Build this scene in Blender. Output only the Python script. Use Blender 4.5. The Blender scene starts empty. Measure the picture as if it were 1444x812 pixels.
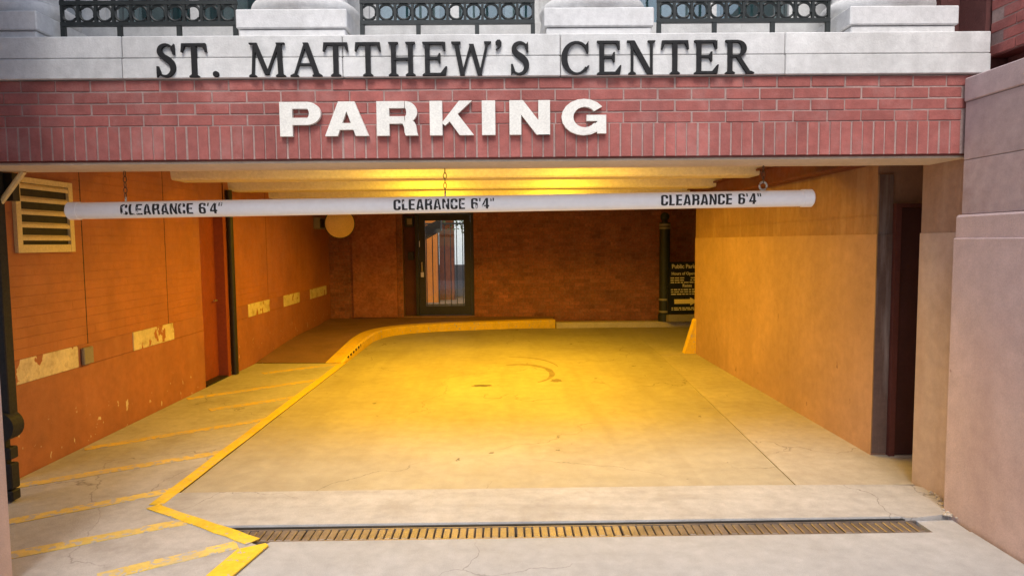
import bpy, bmesh, math, random
from mathutils import Vector, Matrix
R = math.radians
random.seed(7)
S = bpy.context.scene
COL = S.collection

# ------------------------------------------------------------------ camera
cam_d = bpy.data.cameras.new('camera')
cam = bpy.data.objects.new('camera', cam_d); COL.objects.link(cam)
_pi, _ya, _ro = 0.0693664, -0.0107476, -0.0093652
_fw0 = Vector((-math.sin(_ya), math.cos(_ya), 0)); _rt = Vector((math.cos(_ya), math.sin(_ya), 0)); _u0 = Vector((0, 0, 1))
_fw = _fw0 * math.cos(_pi) - _u0 * math.sin(_pi); _up = _u0 * math.cos(_pi) + _fw0 * math.sin(_pi)
_r2 = _rt * math.cos(_ro) + _up * math.sin(_ro); _u2 = -_rt * math.sin(_ro) + _up * math.cos(_ro)
m = Matrix.Identity(4)
for i in range(3):
    m[i][0] = _r2[i]; m[i][1] = _u2[i]; m[i][2] = -_fw[i]
m[2][3] = 1.7
cam.matrix_world = m
cam_d.sensor_fit = 'HORIZONTAL'; cam_d.sensor_width = 36; cam_d.lens = 36 * 928.5 / 1444
cam_d.clip_start = 0.05; cam_d.clip_end = 2000
S.camera = cam

# ------------------------------------------------------------------ sky, sun, exposure
SUN_EL, SUN_AZ = R(54), R(186)          # high and behind the camera, thin overcast
W = bpy.data.worlds.new('World'); S.world = W; W.use_nodes = True
nt = W.node_tree; bg = nt.nodes['Background']
sky = nt.nodes.new('ShaderNodeTexSky'); sky.sky_type = 'NISHITA'; sky.sun_disc = False
sky.sun_elevation = SUN_EL; sky.sun_rotation = SUN_AZ
sky.air_density = 1.0; sky.dust_density = 2.5; sky.ozone_density = 1.0
nt.links.new(sky.outputs[0], bg.inputs[0]); bg.inputs[1].default_value = 0.12
sd = bpy.data.lights.new('sun', 'SUN'); sd.energy = 1.5; sd.angle = R(24); sd.color = (1.0, .97, .93)
sun = bpy.data.objects.new('sun', sd); COL.objects.link(sun)
dirv = Vector((math.sin(SUN_AZ) * math.cos(SUN_EL), math.cos(SUN_AZ) * math.cos(SUN_EL), math.sin(SUN_EL)))
sun.rotation_euler = dirv.to_track_quat('Z', 'Y').to_euler(); sun.location = (0, -5, 12)
S.view_settings.view_transform = 'Standard'; S.view_settings.look = 'None'
S.view_settings.exposure = 0.72; S.view_settings.gamma = 1.0
S.cycles.max_bounces = 8; S.cycles.diffuse_bounces = 5; S.cycles.sample_clamp_indirect = 6.0
try:
    S.cycles.use_denoising = True
except Exception: pass
LAMP_COL = (1.0, .56, .018); LAMP_W = 49.0

# ------------------------------------------------------------------ materials
def N(nt, t, **kw):
    n = nt.nodes.new(t)
    for k, v in kw.items(): setattr(n, k, v)
    return n
def mat(name, col, rough=.75, var=.18, scale=3.0, bump=.0, bscale=70, metal=0.0, spec=.4, rnd=0.0,
        chips=None, streak=None, stain=None, fine=.1, isl=0.0, grain=.07, crack=None):
    """var: large-scale blotches; fine: grain; rnd: per-object value jitter;
    chips=(colour, threshold, scale, zmax): bare flecks; streak=(colour, amount, xyz scale); stain=(colour, amount, scale)"""
    M = bpy.data.materials.new(name); M.use_nodes = True
    nt = M.node_tree; L = nt.links.new
    b = nt.nodes['Principled BSDF']
    b.inputs['Roughness'].default_value = rough; b.inputs['Metallic'].default_value = metal
    b.inputs['Specular IOR Level'].default_value = spec
    g = N(nt, 'ShaderNodeNewGeometry'); P = g.outputs['Position']
    def noise(sc, det=4, vec=None, ro=.6):
        n = N(nt, 'ShaderNodeTexNoise'); n.inputs['Scale'].default_value = sc; n.inputs['Detail'].default_value = det
        n.inputs['Roughness'].default_value = ro
        L(vec or P, n.inputs['Vector']); return n.outputs['Fac']
    def mth(op, a, c, cl=False):
        n = N(nt, 'ShaderNodeMath', operation=op); n.use_clamp = cl
        for i, v in enumerate((a, c)):
            if isinstance(v, (int, float)): n.inputs[i].default_value = v
            else: L(v, n.inputs[i])
        return n.outputs[0]
    def rng(v, a, c, lo, hi):
        n = N(nt, 'ShaderNodeMapRange'); n.inputs[1].default_value = a; n.inputs[2].default_value = c
        n.inputs[3].default_value = lo; n.inputs[4].default_value = hi; L(v, n.inputs[0]); return n.outputs[0]
    def mix(f, a, c):
        n = N(nt, 'ShaderNodeMix', data_type='RGBA')
        if isinstance(f, (int, float)): n.inputs[0].default_value = f
        else: L(f, n.inputs[0])
        for i, v in ((6, a), (7, c)):
            if isinstance(v, tuple): n.inputs[i].default_value = v + (1,)
            else: L(v, n.inputs[i])
        return n.outputs[2]
    f = rng(noise(scale, 5), .3, .7, 1 - var, 1 + var)
    f = mth('MULTIPLY', f, rng(noise(scale * 9, 3), .3, .7, 1 - fine, 1 + fine))
    if rnd:
        oi = N(nt, 'ShaderNodeObjectInfo')
        f = mth('MULTIPLY', f, rng(oi.outputs['Random'], 0, 1, 1 - rnd, 1 + rnd))
    if isl:
        f = mth('MULTIPLY', f, rng(g.outputs['Random Per Island'], 0, 1, 1 - isl, 1 + isl))
    if grain: f = mth('MULTIPLY', f, rng(noise(170, 2), .25, .75, 1 - grain, 1 + grain))
    hs = N(nt, 'ShaderNodeMix', data_type='RGBA', blend_type='MULTIPLY'); hs.inputs[0].default_value = 1
    hs.inputs[6].default_value = tuple(col) + (1,)
    L(f, hs.inputs[7]); c = hs.outputs[2]
    if stain:
        k = rng(noise(stain[2], 6, ro=.7), .5, .72, 0, stain[1]); c = mix(k, c, stain[0])
    if crack:
        nv = N(nt, 'ShaderNodeTexNoise'); nv.inputs['Scale'].default_value = 2.2; nv.inputs['Detail'].default_value = 6; L(P, nv.inputs['Vector'])
        av = N(nt, 'ShaderNodeVectorMath', operation='MULTIPLY_ADD'); L(nv.outputs['Color'], av.inputs[0]); av.inputs[1].default_value = (.55, .55, .55); L(P, av.inputs[2])
        vo = N(nt, 'ShaderNodeTexVoronoi', feature='DISTANCE_TO_EDGE'); vo.inputs['Scale'].default_value = crack[0]; L(av.outputs[0], vo.inputs['Vector'])
        k = mth('MULTIPLY', rng(vo.outputs['Distance'], .0, .006 * crack[0], crack[1], 0), rng(noise(.55, 2), .46, .53, 0, 1))
        c = mix(k, c, (.10, .08, .065))
    if streak:
        mp = N(nt, 'ShaderNodeMapping'); mp.inputs['Scale'].default_value = streak[2]; L(P, mp.inputs[0])
        k = rng(noise(1.0, 4, mp.outputs[0]), .5, .75, 0, streak[1]); c = mix(k, c, streak[0])
    if chips:
        sep = N(nt, 'ShaderNodeSeparateXYZ'); L(P, sep.inputs[0])
        mp = N(nt, 'ShaderNodeMapping'); mp.inputs['Scale'].default_value = (1, 1, .55); L(P, mp.inputs[0])
        k = rng(noise(chips[2], 3, mp.outputs[0]), chips[1], chips[1] + .02, 0, 1)
        if len(chips) > 3:
            k = mth('MULTIPLY', k, rng(sep.outputs[2], chips[3] * .75, chips[3], 1, 0))
        c = mix(k, c, chips[0])
    L(c, b.inputs['Base Color'])
    if rough < .9:
        L(rng(noise(scale * 4, 3), .3, .7, max(0, rough - .1), min(1, rough + .1)), b.inputs['Roughness'])
    if bump:
        bp = N(nt, 'ShaderNodeBump'); bp.inputs['Strength'].default_value = bump; bp.inputs['Distance'].default_value = .006
        L(noise(bscale, 5), bp.inputs['Height']); L(bp.outputs[0], b.inputs['Normal'])
    return M

M = {}
M['brick'] = mat('red_brick', (.335, .103, .088), .85, .2, 2.0, .5, 90, rnd=.09, fine=.14, stain=((.40, .26, .24), .35, 4), streak=((.17, .07, .07), .35, (5, 5, 1.2)))
M['mortar'] = mat('mortar', (.36, .25, .225), .95, .2, 6, .5, 120)
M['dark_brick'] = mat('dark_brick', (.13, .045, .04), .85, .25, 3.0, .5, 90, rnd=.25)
M['limestone'] = mat('limestone', (.66, .655, .64), .85, .1, 2.2, .35, 80, rnd=.05, stain=((.44, .42, .40), .4, 2.4), streak=((.42, .41, .40), .35, (7, 7, .9)))
M['col_stone'] = mat('column_stone', (.68, .675, .67), .85, .09, 2.5, .3, 90, stain=((.45, .44, .42), .4, 3.0))
M['joint'] = mat('joint_sealant', (.12, .11, .11), .9, .1)
M['iron'] = mat('black_iron', (.022, .027, .027), .5, .2, 8, .2, 90)
M['letter_black'] = mat('black_metal_letter', (.006, .006, .007), .7, .2, 9, .15, 120)
M['letter_white'] = mat('white_painted_letter', (.76, .74, .68), .55, .05, 9, 0, streak=((.60, .56, .50), .3, (14, 14, 2)))
M['concrete'] = mat('drive_concrete', (.375, .335, .255), .7, .12, .9, .35, 130, stain=((.21, .17, .12), .38, .55), fine=.09, streak=((.25, .21, .155), .45, (2.6, .22, 1)), crack=(.55, .8), grain=.12, chips=((.13, .105, .08), .705, 6))
M['concrete_side'] = mat('strip_concrete', (.40, .355, .285), .72, .12, 1.3, .4, 130, stain=((.29, .24, .18), .5, 1.6), crack=(.5, .6), grain=.1)
M['apron'] = mat('apron_concrete', (.43, .415, .40), .8, .1, 1.3, .5, 150, stain=((.27, .245, .225), .6, 2.0), grain=.12, crack=(.8, .6), streak=((.27, .25, .23), .5, (.7, 6, 1)))
M['pave'] = mat('pavement_concrete', (.395, .395, .40), .85, .08, 1.2, .5, 160, stain=((.33, .32, .315), .45, 1.5), grain=.12, crack=(.5, .5))
M['walk'] = mat('walkway_concrete', (.41, .39, .375), .8, .12, 1.4, .5, 140, stain=((.26, .23, .20), .6, 1.8), grain=.12, crack=(.7, .6))
M['ramp'] = mat('raised_walk_brown', (.22, .12, .085), .8, .15, 3, .4, 110)
M['yellow'] = mat('yellow_road_paint', (.78, .52, .035), .65, .12, 4, .3, 130, streak=((.30, .21, .06), .4, (5, 2, 5)), stain=((.55, .40, .16), .75, 4), chips=((.44, .40, .34), .64, 24))
M['yellow_worn'] = mat('worn_yellow_paint', (.64, .46, .12), .75, .1, 4, .3, 130, stain=((.44, .38, .27), .95, 3.0), chips=((.42, .39, .35), .555, 20))
M['ground'] = mat('asphalt', (.06, .06, .06), .9, .2, 1, .5, 120)
M['left_paint'] = mat('terracotta_paint', (.345, .125, .067), .62, .12, 1.4, .25, 90, stain=((.22, .085, .05), .6, 1.8), streak=((.43, .18, .10), .4, (3, 3, .7)), chips=((.60, .50, .38), .668, 15, .42))
M['left_brick'] = mat('painted_brick', (.37, .13, .057), .6, .13, 1.6, .35, 80, stain=((.25, .085, .04), .6, 1.9), streak=((.46, .19, .09), .4, (4, 4, 1.0)), fine=.08, isl=.02)
M['bare_stone'] = mat('bare_stone', (.62, .52, .37), .85, .15, 4, .5, 70, stain=((.30, .2, .12), .8, 7), chips=((.345, .125, .067), .60, 8))
M['red_paint'] = mat('red_door_paint', (.24, .052, .026), .55, .12, 3, .1)
M['dark_metal'] = mat('dark_metal', (.02, .018, .016), .5, .2, 8, .1)
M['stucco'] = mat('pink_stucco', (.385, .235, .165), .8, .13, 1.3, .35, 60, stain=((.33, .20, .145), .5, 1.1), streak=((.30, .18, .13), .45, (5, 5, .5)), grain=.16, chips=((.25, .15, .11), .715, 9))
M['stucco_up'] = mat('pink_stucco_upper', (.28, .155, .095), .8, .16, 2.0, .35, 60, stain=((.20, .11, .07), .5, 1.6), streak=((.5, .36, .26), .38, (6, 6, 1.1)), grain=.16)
M['sandstone'] = mat('pink_sandstone', (.54, .415, .40), .85, .07, .9, .4, 90, stain=((.39, .25, .24), .35, .8), streak=((.37, .25, .235), .4, (3, 3, .35)), grain=.13, chips=((.38, .26, .24), .71, 8))
M['sandstone_up'] = mat('pink_sandstone_block', (.46, .36, .355), .85, .1, 1.6, .45, 80, rnd=.1, stain=((.29, .175, .16), .6, 2.1))
M['maroon'] = mat('maroon_door', (.055, .018, .016), .55, .15, 4, .1)
M['maroon_frame'] = mat('maroon_frame', (.10, .03, .025), .5, .15, 4, .1)
M['entry_stucco'] = mat('entry_stucco', (.43, .335, .305), .8, .1, 1.3, .35, 60, stain=((.34, .22, .18), .45, 1.2), streak=((.33, .21, .17), .4, (5, 5, .4)))
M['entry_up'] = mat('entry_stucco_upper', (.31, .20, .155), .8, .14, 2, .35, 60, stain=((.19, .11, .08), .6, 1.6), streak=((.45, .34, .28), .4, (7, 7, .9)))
M['grey_end'] = mat('grey_brown_paint', (.13, .082, .068), .75, .2, 3, .3, 80, streak=((.42, .37, .35), .5, (14, 14, 1.2)))
M['back_brick'] = mat('brown_brick', (.27, .095, .055), .8, .3, 2.6, .5, 80, fine=.3, stain=((.38, .19, .12), .5, 6.0), isl=.2)
M['back_mortar'] = mat('brown_mortar', (.22, .115, .075), .9, .2, 5, .3)
M['ceiling'] = mat('cream_ceiling_paint', (.74, .71, .66), .6, .06, 3, .1)
M['soffit'] = mat('beige_soffit_paint', (.60, .50, .40), .7, .08, 3, .15)
M['pvc'] = mat('white_plastic_pipe', (.92, .915, .93), .38, .025, 4, .0, fine=.02, grain=.0, chips=((.42, .37, .33), .735, 30), stain=((.70, .67, .65), .2, 2.4))
M['print'] = mat('black_print', (.02, .02, .022), .55, .1, 9)
M['print_worn'] = mat('worn_black_print', (.02, .02, .022), .55, .1, 9, chips=((.78, .77, .78), .60, 48))
M['chain'] = mat('rusty_chain', (.10, .07, .05), .5, .2, 20, .1, metal=.6)
M['steel'] = mat('galvanised_ring', (.5, .48, .45), .4, .1, 20, metal=.8)
M['grate'] = mat('brown_iron_grate', (.22, .185, .16), .42, .25, 7, .4, 120, metal=.5, rnd=.05)
M['pit'] = mat('drain_pit', (.02, .016, .013), .9, .1)
M['vent'] = mat('cream_vent_paint', (.68, .54, .28), .55, .08, 5, .1)
M['steel_red'] = mat('red_oxide_steel', (.12, .025, .02), .55, .2, 4, .2)
M['sign_black'] = mat('black_sign_board', (.014, .017, .02), .35, .1, 6)
M['sign_text'] = mat('cream_sign_lettering', (.72, .66, .50), .6, .05, 6)
M['sign_arrow'] = mat('yellow_sign_arrow', (.80, .66, .30), .6, .05, 6)
M['kerb_conc'] = mat('pale_kerb_concrete', (.50, .44, .36), .8, .14, 4, .4, 120)
M['blind'] = mat('white_blind', (.80, .80, .79), .7, .05, 6)
M['teal'] = mat('teal_curtain', (.16, .30, .31), .8, .1, 6)
M['frame_white'] = mat('white_window_frame', (.62, .62, .61), .5, .05, 6)
M['room'] = mat('dim_room_wall', (.18, .2, .2), .9, .1, 2)
M['standin_orange'] = mat('orange_standin_wall', (.55, .15, .015), .8, .12, 3)  # stand-in for the orange wall reflected in the door glass
M['standin_pale'] = mat('pale_standin_wall', (.88, .87, .85), .8, .06, 2)
M['standin_ground'] = mat('standin_paving', (.16, .09, .05), .85, .2, 2, .3)
M['standin_brown'] = mat('brown_standin_brick', (.20, .05, .015), .85, .25, 6, .3)
M['standin_grey'] = mat('grey_render', (.16, .13, .12), .85, .15, 2, .3)
M['leaf'] = mat('leaf', (.07, .10, .03), .6, .3, 12, rnd=.2)
M['bark'] = mat('bark', (.09, .06, .045), .9, .2, 12)
M['brass'] = mat('dull_steel_handle', (.55, .5, .42), .35, .1, 20, metal=.9)
M['box_grey'] = mat('grey_box_paint', (.25, .22, .17), .6, .1, 6)
M['rubber'] = mat('black_rubber', (.015, .015, .016), .7, .1, 12)
M['mirror_face'] = mat('amber_reflection_face', (.80, .56, .22), .5, .05, 6, metal=.3)  # yellow light the mirror reflects is put into its colour
M['lamp_body'] = mat('bronze_lamp_housing', (.06, .05, .04), .5, .1, 6)

def emit_mat(name, col, st):
    mm = bpy.data.materials.new(name); mm.use_nodes = True
    b = mm.node_tree.nodes['Principled BSDF']; b.inputs['Base Color'].default_value = (.9, .8, .6, 1)
    b.inputs['Emission Color'].default_value = tuple(col) + (1,); b.inputs['Emission Strength'].default_value = st
    return mm
M['lens'] = emit_mat('sodium_lens', LAMP_COL, 6.0)
def glass_mat(name, tint=(.9, .95, .95), refl=.08):
    mm = bpy.data.materials.new(name); mm.use_nodes = True; nt = mm.node_tree
    for n in list(nt.nodes): nt.nodes.remove(n)
    o = nt.nodes.new('ShaderNodeOutputMaterial'); mx = nt.nodes.new('ShaderNodeMixShader')
    t = nt.nodes.new('ShaderNodeBsdfTransparent'); t.inputs[0].default_value = tint + (1,)
    g = nt.nodes.new('ShaderNodeBsdfGlossy'); g.inputs['Roughness'].default_value = .02
    f = nt.nodes.new('ShaderNodeFresnel'); f.inputs[0].default_value = 1.5
    a = nt.nodes.new('ShaderNodeMath'); a.operation = 'ADD'; a.inputs[1].default_value = refl; a.use_clamp = True
    nt.links.new(f.outputs[0], a.inputs[0]); nt.links.new(a.outputs[0], mx.inputs[0])
    nt.links.new(t.outputs[0], mx.inputs[1]); nt.links.new(g.outputs[0], mx.inputs[2]); nt.links.new(mx.outputs[0], o.inputs[0])
    return mm
M['glass'] = glass_mat('clear_glass', refl=.0)
M['win_glass'] = glass_mat('window_glass', (.85, .93, .93), .1)

# ------------------------------------------------------------------ helpers
def wloc(o):
    v = Vector((0, 0, 0))
    while o is not None:
        v += o.location; o = o.parent
    return v
def tag(o, label=None, cat=None, group=None, kind=None):
    if label: o['label'] = label
    if cat: o['category'] = cat
    if group: o['group'] = group
    if kind: o['kind'] = kind
    return o
def empty(name, loc, label=None, cat=None, group=None, rot=None):
    o = bpy.data.objects.new(name, None); COL.objects.link(o); o.location = loc; o.empty_display_size = .1
    if rot: o.rotation_euler = rot
    return tag(o, label, cat, group)
class MB:
    def __init__(s): s.bm = bmesh.new()
    def box(s, x0, x1, y0, y1, z0, z1, bev=0):
        r = bmesh.ops.create_cube(s.bm, size=1)
        for v in r['verts']:
            v.co = Vector(((x0 + x1) / 2 + v.co.x * (x1 - x0), (y0 + y1) / 2 + v.co.y * (y1 - y0), (z0 + z1) / 2 + v.co.z * (z1 - z0)))
        if bev:
            es = list({e for v in r['verts'] for e in v.link_edges})
            bmesh.ops.bevel(s.bm, geom=es, offset=bev, segments=1, affect='EDGES', profile=.5)
        return s
    def prism(s, poly, f0, f1):
        """poly of 2D points, f0/f1 map (a,b) -> 3D for the two ends"""
        A = [s.bm.verts.new(f0(*p)) for p in poly]; B = [s.bm.verts.new(f1(*p)) for p in poly]
        n = len(poly)
        s.bm.faces.new(A); s.bm.faces.new(B[::-1])
        for i in range(n): s.bm.faces.new((A[i], B[i], B[(i + 1) % n], A[(i + 1) % n]))
        return s
    def flat(s, poly, z0, z1):
        return s.prism(poly, lambda x, y: (x, y, z1), lambda x, y: (x, y, z0))
    def tube(s, pts, r, n=8, cap=True, closed=False):
        pts = [Vector(p) for p in pts]; rings = []
        k = len(pts)
        for i, p in enumerate(pts):
            if closed: d = pts[(i + 1) % k] - pts[i - 1]
            else: d = pts[min(i + 1, k - 1)] - pts[max(i - 1, 0)]
            d.normalize()
            a = Vector((0, 0, 1)) if abs(d.z) < .9 else Vector((1, 0, 0))
            u = d.cross(a).normalized(); w = d.cross(u)
            rr = r[i] if isinstance(r, (list, tuple)) else r
            rings.append([s.bm.verts.new(p + (u * math.cos(2 * math.pi * j / n) + w * math.sin(2 * math.pi * j / n)) * rr) for j in range(n)])
        for i in range(k if closed else k - 1):
            a, b = rings[i], rings[(i + 1) % k]
            for j in range(n): s.bm.faces.new((a[j], a[(j + 1) % n], b[(j + 1) % n], b[j]))
        if cap and not closed:
            s.bm.faces.new(rings[0][::-1]); s.bm.faces.new(rings[-1])
        return s
    def lathe(s, c, prof, n=32):
        c = Vector(c); rings = []
        for r, z in prof:
            rings.append([s.bm.verts.new(c + Vector((r * math.cos(2 * math.pi * j / n), r * math.sin(2 * math.pi * j / n), z))) for j in range(n)])
        for a, b in zip(rings, rings[1:]):
            for j in range(n): s.bm.faces.new((a[j], a[(j + 1) % n], b[(j + 1) % n], b[j]))
        s.bm.faces.new(rings[0][::-1]); s.bm.faces.new(rings[-1])
        return s
    def mesh(s, name, m, off=None, smooth=False):
        bmesh.ops.recalc_face_normals(s.bm, faces=s.bm.faces)
        if off is not None: bmesh.ops.translate(s.bm, verts=s.bm.verts, vec=-off)
        me = bpy.data.meshes.new(name); s.bm.to_mesh(me); s.bm.free()
        me.materials.append(m)
        if smooth:
            for p in me.polygons: p.use_smooth = True
            try: me.set_sharp_from_angle(angle=R(40))
            except Exception: pass
        return me
    def build(s, name, m, parent=None, local=False, smooth=False):
        """vertices are in world space and made relative to the parent, unless local"""
        off = None if (parent is None or local) else wloc(parent)
        if parent is None and not local:      # thing of one mesh: origin at its base
            vs = [v.co for v in s.bm.verts]
            off = Vector(((min(v.x for v in vs) + max(v.x for v in vs)) / 2, (min(v.y for v in vs) + max(v.y for v in vs)) / 2, min(v.z for v in vs)))
        me = s.mesh(name, m, off, smooth)
        o = bpy.data.objects.new(name, me); COL.objects.link(o)
        if parent is not None: o.parent = parent
        elif off is not None: o.location = off
        return o
def inst(name, me, loc, parent, rot=None):
    o = bpy.data.objects.new(name, me); COL.objects.link(o); o.parent = parent; o.location = Vector(loc) - wloc(parent)
    if rot: o.rotation_euler = rot
    return o
def copy_tree(o, parent=None):
    c = o.copy(); COL.objects.link(c)
    if parent is not None: c.parent = parent
    for ch in list(o.children): copy_tree(ch, c)
    return c
def brick_mesh(name, l, d, h, m, bev=.003):
    return MB().box(-l / 2, l / 2, -d / 2, d / 2, -h / 2, h / 2, bev).mesh(name, m)
def text_mesh(txt, size, bold=0.0, sx=1.0, align='CENTER', space=1.0):
    c = bpy.data.curves.new('text', 'FONT'); c.body = txt; c.size = size; c.offset = bold; c.align_x = align
    c.space_character = space; c.resolution_u = 4
    o = bpy.data.objects.new('text', c); COL.objects.link(o)
    dg = bpy.context.evaluated_depsgraph_get(); dg.update()
    me = bpy.data.meshes.new_from_object(o.evaluated_get(dg))
    bpy.data.objects.remove(o); bpy.data.curves.remove(c)
    for v in me.vertices: v.co.x *= sx
    return me

YF = 3.98        # face of the brick lintel
XL, XR = -3.58, 2.87
YB = 13.5        # back wall of the garage
ZC = 2.72        # garage ceiling

# ------------------------------------------------------------------ ground
o = MB().box(-400, 400, -400, 600, -.45, -.3).build('ground', M['ground']); tag(o, kind='structure')
pv = empty('pavement', (0, 2, 0)); tag(pv, kind='structure')
# concrete flags in front of the opening (joints every few metres)
MB().flat([(-1.47, 3.2), (-1.39, 3.63), (-1.36, 3.685), (2.695, 3.685), (2.69, 2.4), (2.70, .9), (-1.47, .9)], -.12, 0).build('flag', M['pave'], pv)
MB().flat([(2.475, 3.69), (2.69, 3.69), (2.70, 3.855), (2.475, 3.855)], -.12, -.004).build('flag', M['pave'], pv)
for x0, x1 in ((-12, -6.5), (-6.49, -1.0), (-.99, 4.5), (4.51, 10)):
    MB().box(x0, x1, -2.6, .885, -.12, -.003).build('flag', M['pave'], pv)
MB().flat([(2.91, .9), (10, .9), (10, 3.9), (2.91, 3.9)], -.12, -.006).build('flag', M['pave'], pv)
MB().flat([(-12, .9), (-4.2, .9), (-4.2, 3.9), (-12, 3.9)], -.12, -.006).build('flag', M['pave'], pv)
MB().box(-12, 10, 3.0, 14, -.2, -.13).build('bedding', M['pit'], pv)
# driveway slabs, joints left open between them
dr = empty('driveway', (0, 8, 0)); tag(dr, kind='structure')
MB().flat([(-2.25, 4.43), (2.0, 4.43), (2.31, 9.74), (2.4, 12.9), (-2.3, 12.9)], -.12, 0).build('slab', M['concrete'], dr)
MB().flat([(2.009, 4.43), (4.0, 4.43), (4.0, 5.2), (2.9, 5.2), (2.9, 7.49), (2.185, 7.49)], -.12, .001).build('slab', M['concrete_side'], dr)
MB().flat([(2.186, 7.5), (2.9, 7.5), (2.9, 9.74), (2.318, 9.74)], -.12, -.004).build('slab', M['concrete_side'], dr)
MB().flat([(2.318, 9.748), (8.2, 9.748), (8.2, 12.9), (2.407, 12.9)], -.12, -.002).build('slab', M['concrete_side'], dr)
# the lip between drain and drive, breaking up at its right end
ap = [(-1.99, 3.965), (-1.79, 3.882), (2.40, 3.878), (2.42, 3.855), (2.50, 3.862), (2.74, 3.91), (2.86, 4.1), (2.86, 4.3), (2.8, 4.37), (2.6, 4.40), (1.6, 4.422), (-2.25, 4.422), (-2.25, 4.13)]
MB().flat(ap, -.12, .014).build('slab', M['apron'], dr)
# oil stains: thin dried films lying on the slab
for cx, cy, rx, ry, sd_ in ((-.29, 7.75, .12, .055, 1), (.62, 8.0, .07, .10, 3)):
    random.seed(sd_); pts = []
    for k in range(18):
        a = 2 * math.pi * k / 18; q = random.uniform(.7, 1.15)
        pts.append((cx + rx * q * math.cos(a), cy + ry * q * math.sin(a)))
    MB().flat(pts, .0005, .002).build('oil_stain', mat('oil_film', (.20, .155, .12) if sd_ > 1 else (.11, .085, .07), .6, .2, 9, 0), dr)
random.seed(11)
def arc_mark(cx, cy, ra, a0, a1, w, m):
    O_, I_ = [], []
    for k in range(25):
        t = k / 24; a = R(a0 + (a1 - a0) * t); ww = w * math.sin(math.pi * (.08 + .84 * t)) * random.uniform(.75, 1.2)
        O_.append((cx + (ra + ww / 2) * math.cos(a), cy + 1.5 * (ra + ww / 2) * math.sin(a))); I_.append((cx + (ra - ww / 2) * math.cos(a), cy + 1.5 * (ra - ww / 2) * math.sin(a)))
    MB().flat(O_ + I_[::-1], .0005, .0022).build('tyre_mark', m, dr)
tyre = mat('rubber_film', (.24, .19, .135), .65, .3, 9, 0)
arc_mark(.18, 8.45, .42, 115, -60, .075, tyre); arc_mark(.1, 8.75, .62, 95, 10, .03, tyre)

# crumbled concrete where the lip meets the pier
mb = MB()
for k in range(46):
    t = random.random(); x = 2.86 - .17 * t + random.gauss(0, .02); y = 4.28 - .42 * t + random.gauss(0, .02); q = random.uniform(.004, .013)
    mb.box(x - q, x + q, y - q * .8, y + q * .8, .012, .015 + q, q * .4)
o = mb.build('rubble', M['kerb_conc']); tag(o, 'pale concrete crumbs along the foot of the right pier', kind='stuff')
# ------------------------------------------------------------------ hatched walkway on the left
hw = empty('hatched_walkway', (-2.9, 6, 0)); tag(hw, kind='structure')
ZW = .009
hb = [(-3.57, .9), (-1.48, .9), (-1.48, 3.2), (-1.40, 3.62), (-2.285, 4.15), (-2.30, 9.28), (-3.57, 9.35)]
MB().flat(hb, -.12, ZW).build('walk_slab', M['walk'], hw)
def strip(p, q, w0, w1, z=ZW, name='painted_stripe', m=None, par=hw):
    p, q = Vector(p), Vector(q); d = (q - p).normalized(); n = Vector((-d.y, d.x))
    k = 10; L_, R_ = [], []
    for i in range(k + 1):
        t = i / k; c = p.lerp(q, t); w = w0 + (w1 - w0) * t
        L_.append(c + n * (w / 2 + random.uniform(-.004, .004))); R_.append(c - n * (w / 2 + random.uniform(-.004, .004)))
    poly = [tuple(v) for v in L_ + R_[::-1]]
    return MB().flat(poly, z - .001, z + .004).build(name, m or M['yellow_worn'], par)
for p, q, w in (((-3.53, 5.44), (-2.37, 6.28), .075), ((-3.5, 4.58), (-2.37, 5.28), .08), ((-3.2, 3.9), (-2.36, 4.45), .075),
                ((-2.75, 3.53), (-2.02, 3.93), .075), ((-2.1, 3.28), (-1.58, 3.6), .075), ((-3.05, 6.70), (-2.37, 7.2), .08),
                ((-3.52, 7.2), (-2.38, 8.12), .08), ((-3.2, 8.6), (-2.4, 9.2), .09)):
    a_, b_ = Vector(p), Vector(q); b_ = b_ + (b_ - a_).normalized() * .06
    strip(a_, b_, w * 1.35, w * 1.35)
e1 = strip((-2.295, 4.22), (-2.315, 9.27), .09, .10, ZW + .003, 'painted_edge', M['yellow'])
strip((-2.30, 4.19), (-1.45, 3.665), .075, .085, ZW + .003, 'painted_edge', M['yellow'])
MB().flat([(-1.50, 3.565), (-1.37, 3.635), (-1.345, 3.61), (-1.42, 3.2), (-1.43, 2.2), (-1.56, 2.2), (-1.555, 3.2)], ZW - .001, ZW + .008).build('painted_edge', M['yellow'], hw)

# ------------------------------------------------------------------ raised walkway behind, with its kerb
rw = empty('raised_walkway', (-2.6, 11.5, 0)); tag(rw, kind='structure')
path = [(-2.32, 9.30), (-2.32, 10.2), (-2.31, 11.0), (-2.25, 11.6), (-2.08, 12.05), (-1.75, 12.38), (-1.25, 12.6), (-.6, 12.76), (.2, 12.92), (1.0, 13.06)]
def offset(path, d):
    out = []
    for i, p in enumerate(path):
        a = Vector(path[max(0, i - 1)]); b = Vector(path[min(len(path) - 1, i + 1)]); t = (b - a).normalized()
        out.append((p[0] - t.y * d, p[1] + t.x * d))
    return out
_h = (.02, .085, .135, .15, .15, .15, .15, .15, .15, .15)
def smooth(pts, n=5):
    out = []
    for i in range(len(pts) - 1):
        q = [pts[max(i - 1, 0)], pts[i], pts[i + 1], pts[min(i + 2, len(pts) - 1)]]
        for k in range(n):
            t = k / n
            out.append(tuple(.5 * (2 * b + (c - a) * t + (2 * a - 5 * b + 4 * c - d) * t * t + (3 * b - a - 3 * c + d) * t ** 3) for a, b, c, d in zip(*q)))
    return out + [tuple(pts[-1])]
path3 = smooth([p + (h,) for p, h in zip(path, _h)]); path = [(p[0], p[1]) for p in path3]
def kerb_h(i): return path3[i][2]
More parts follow.
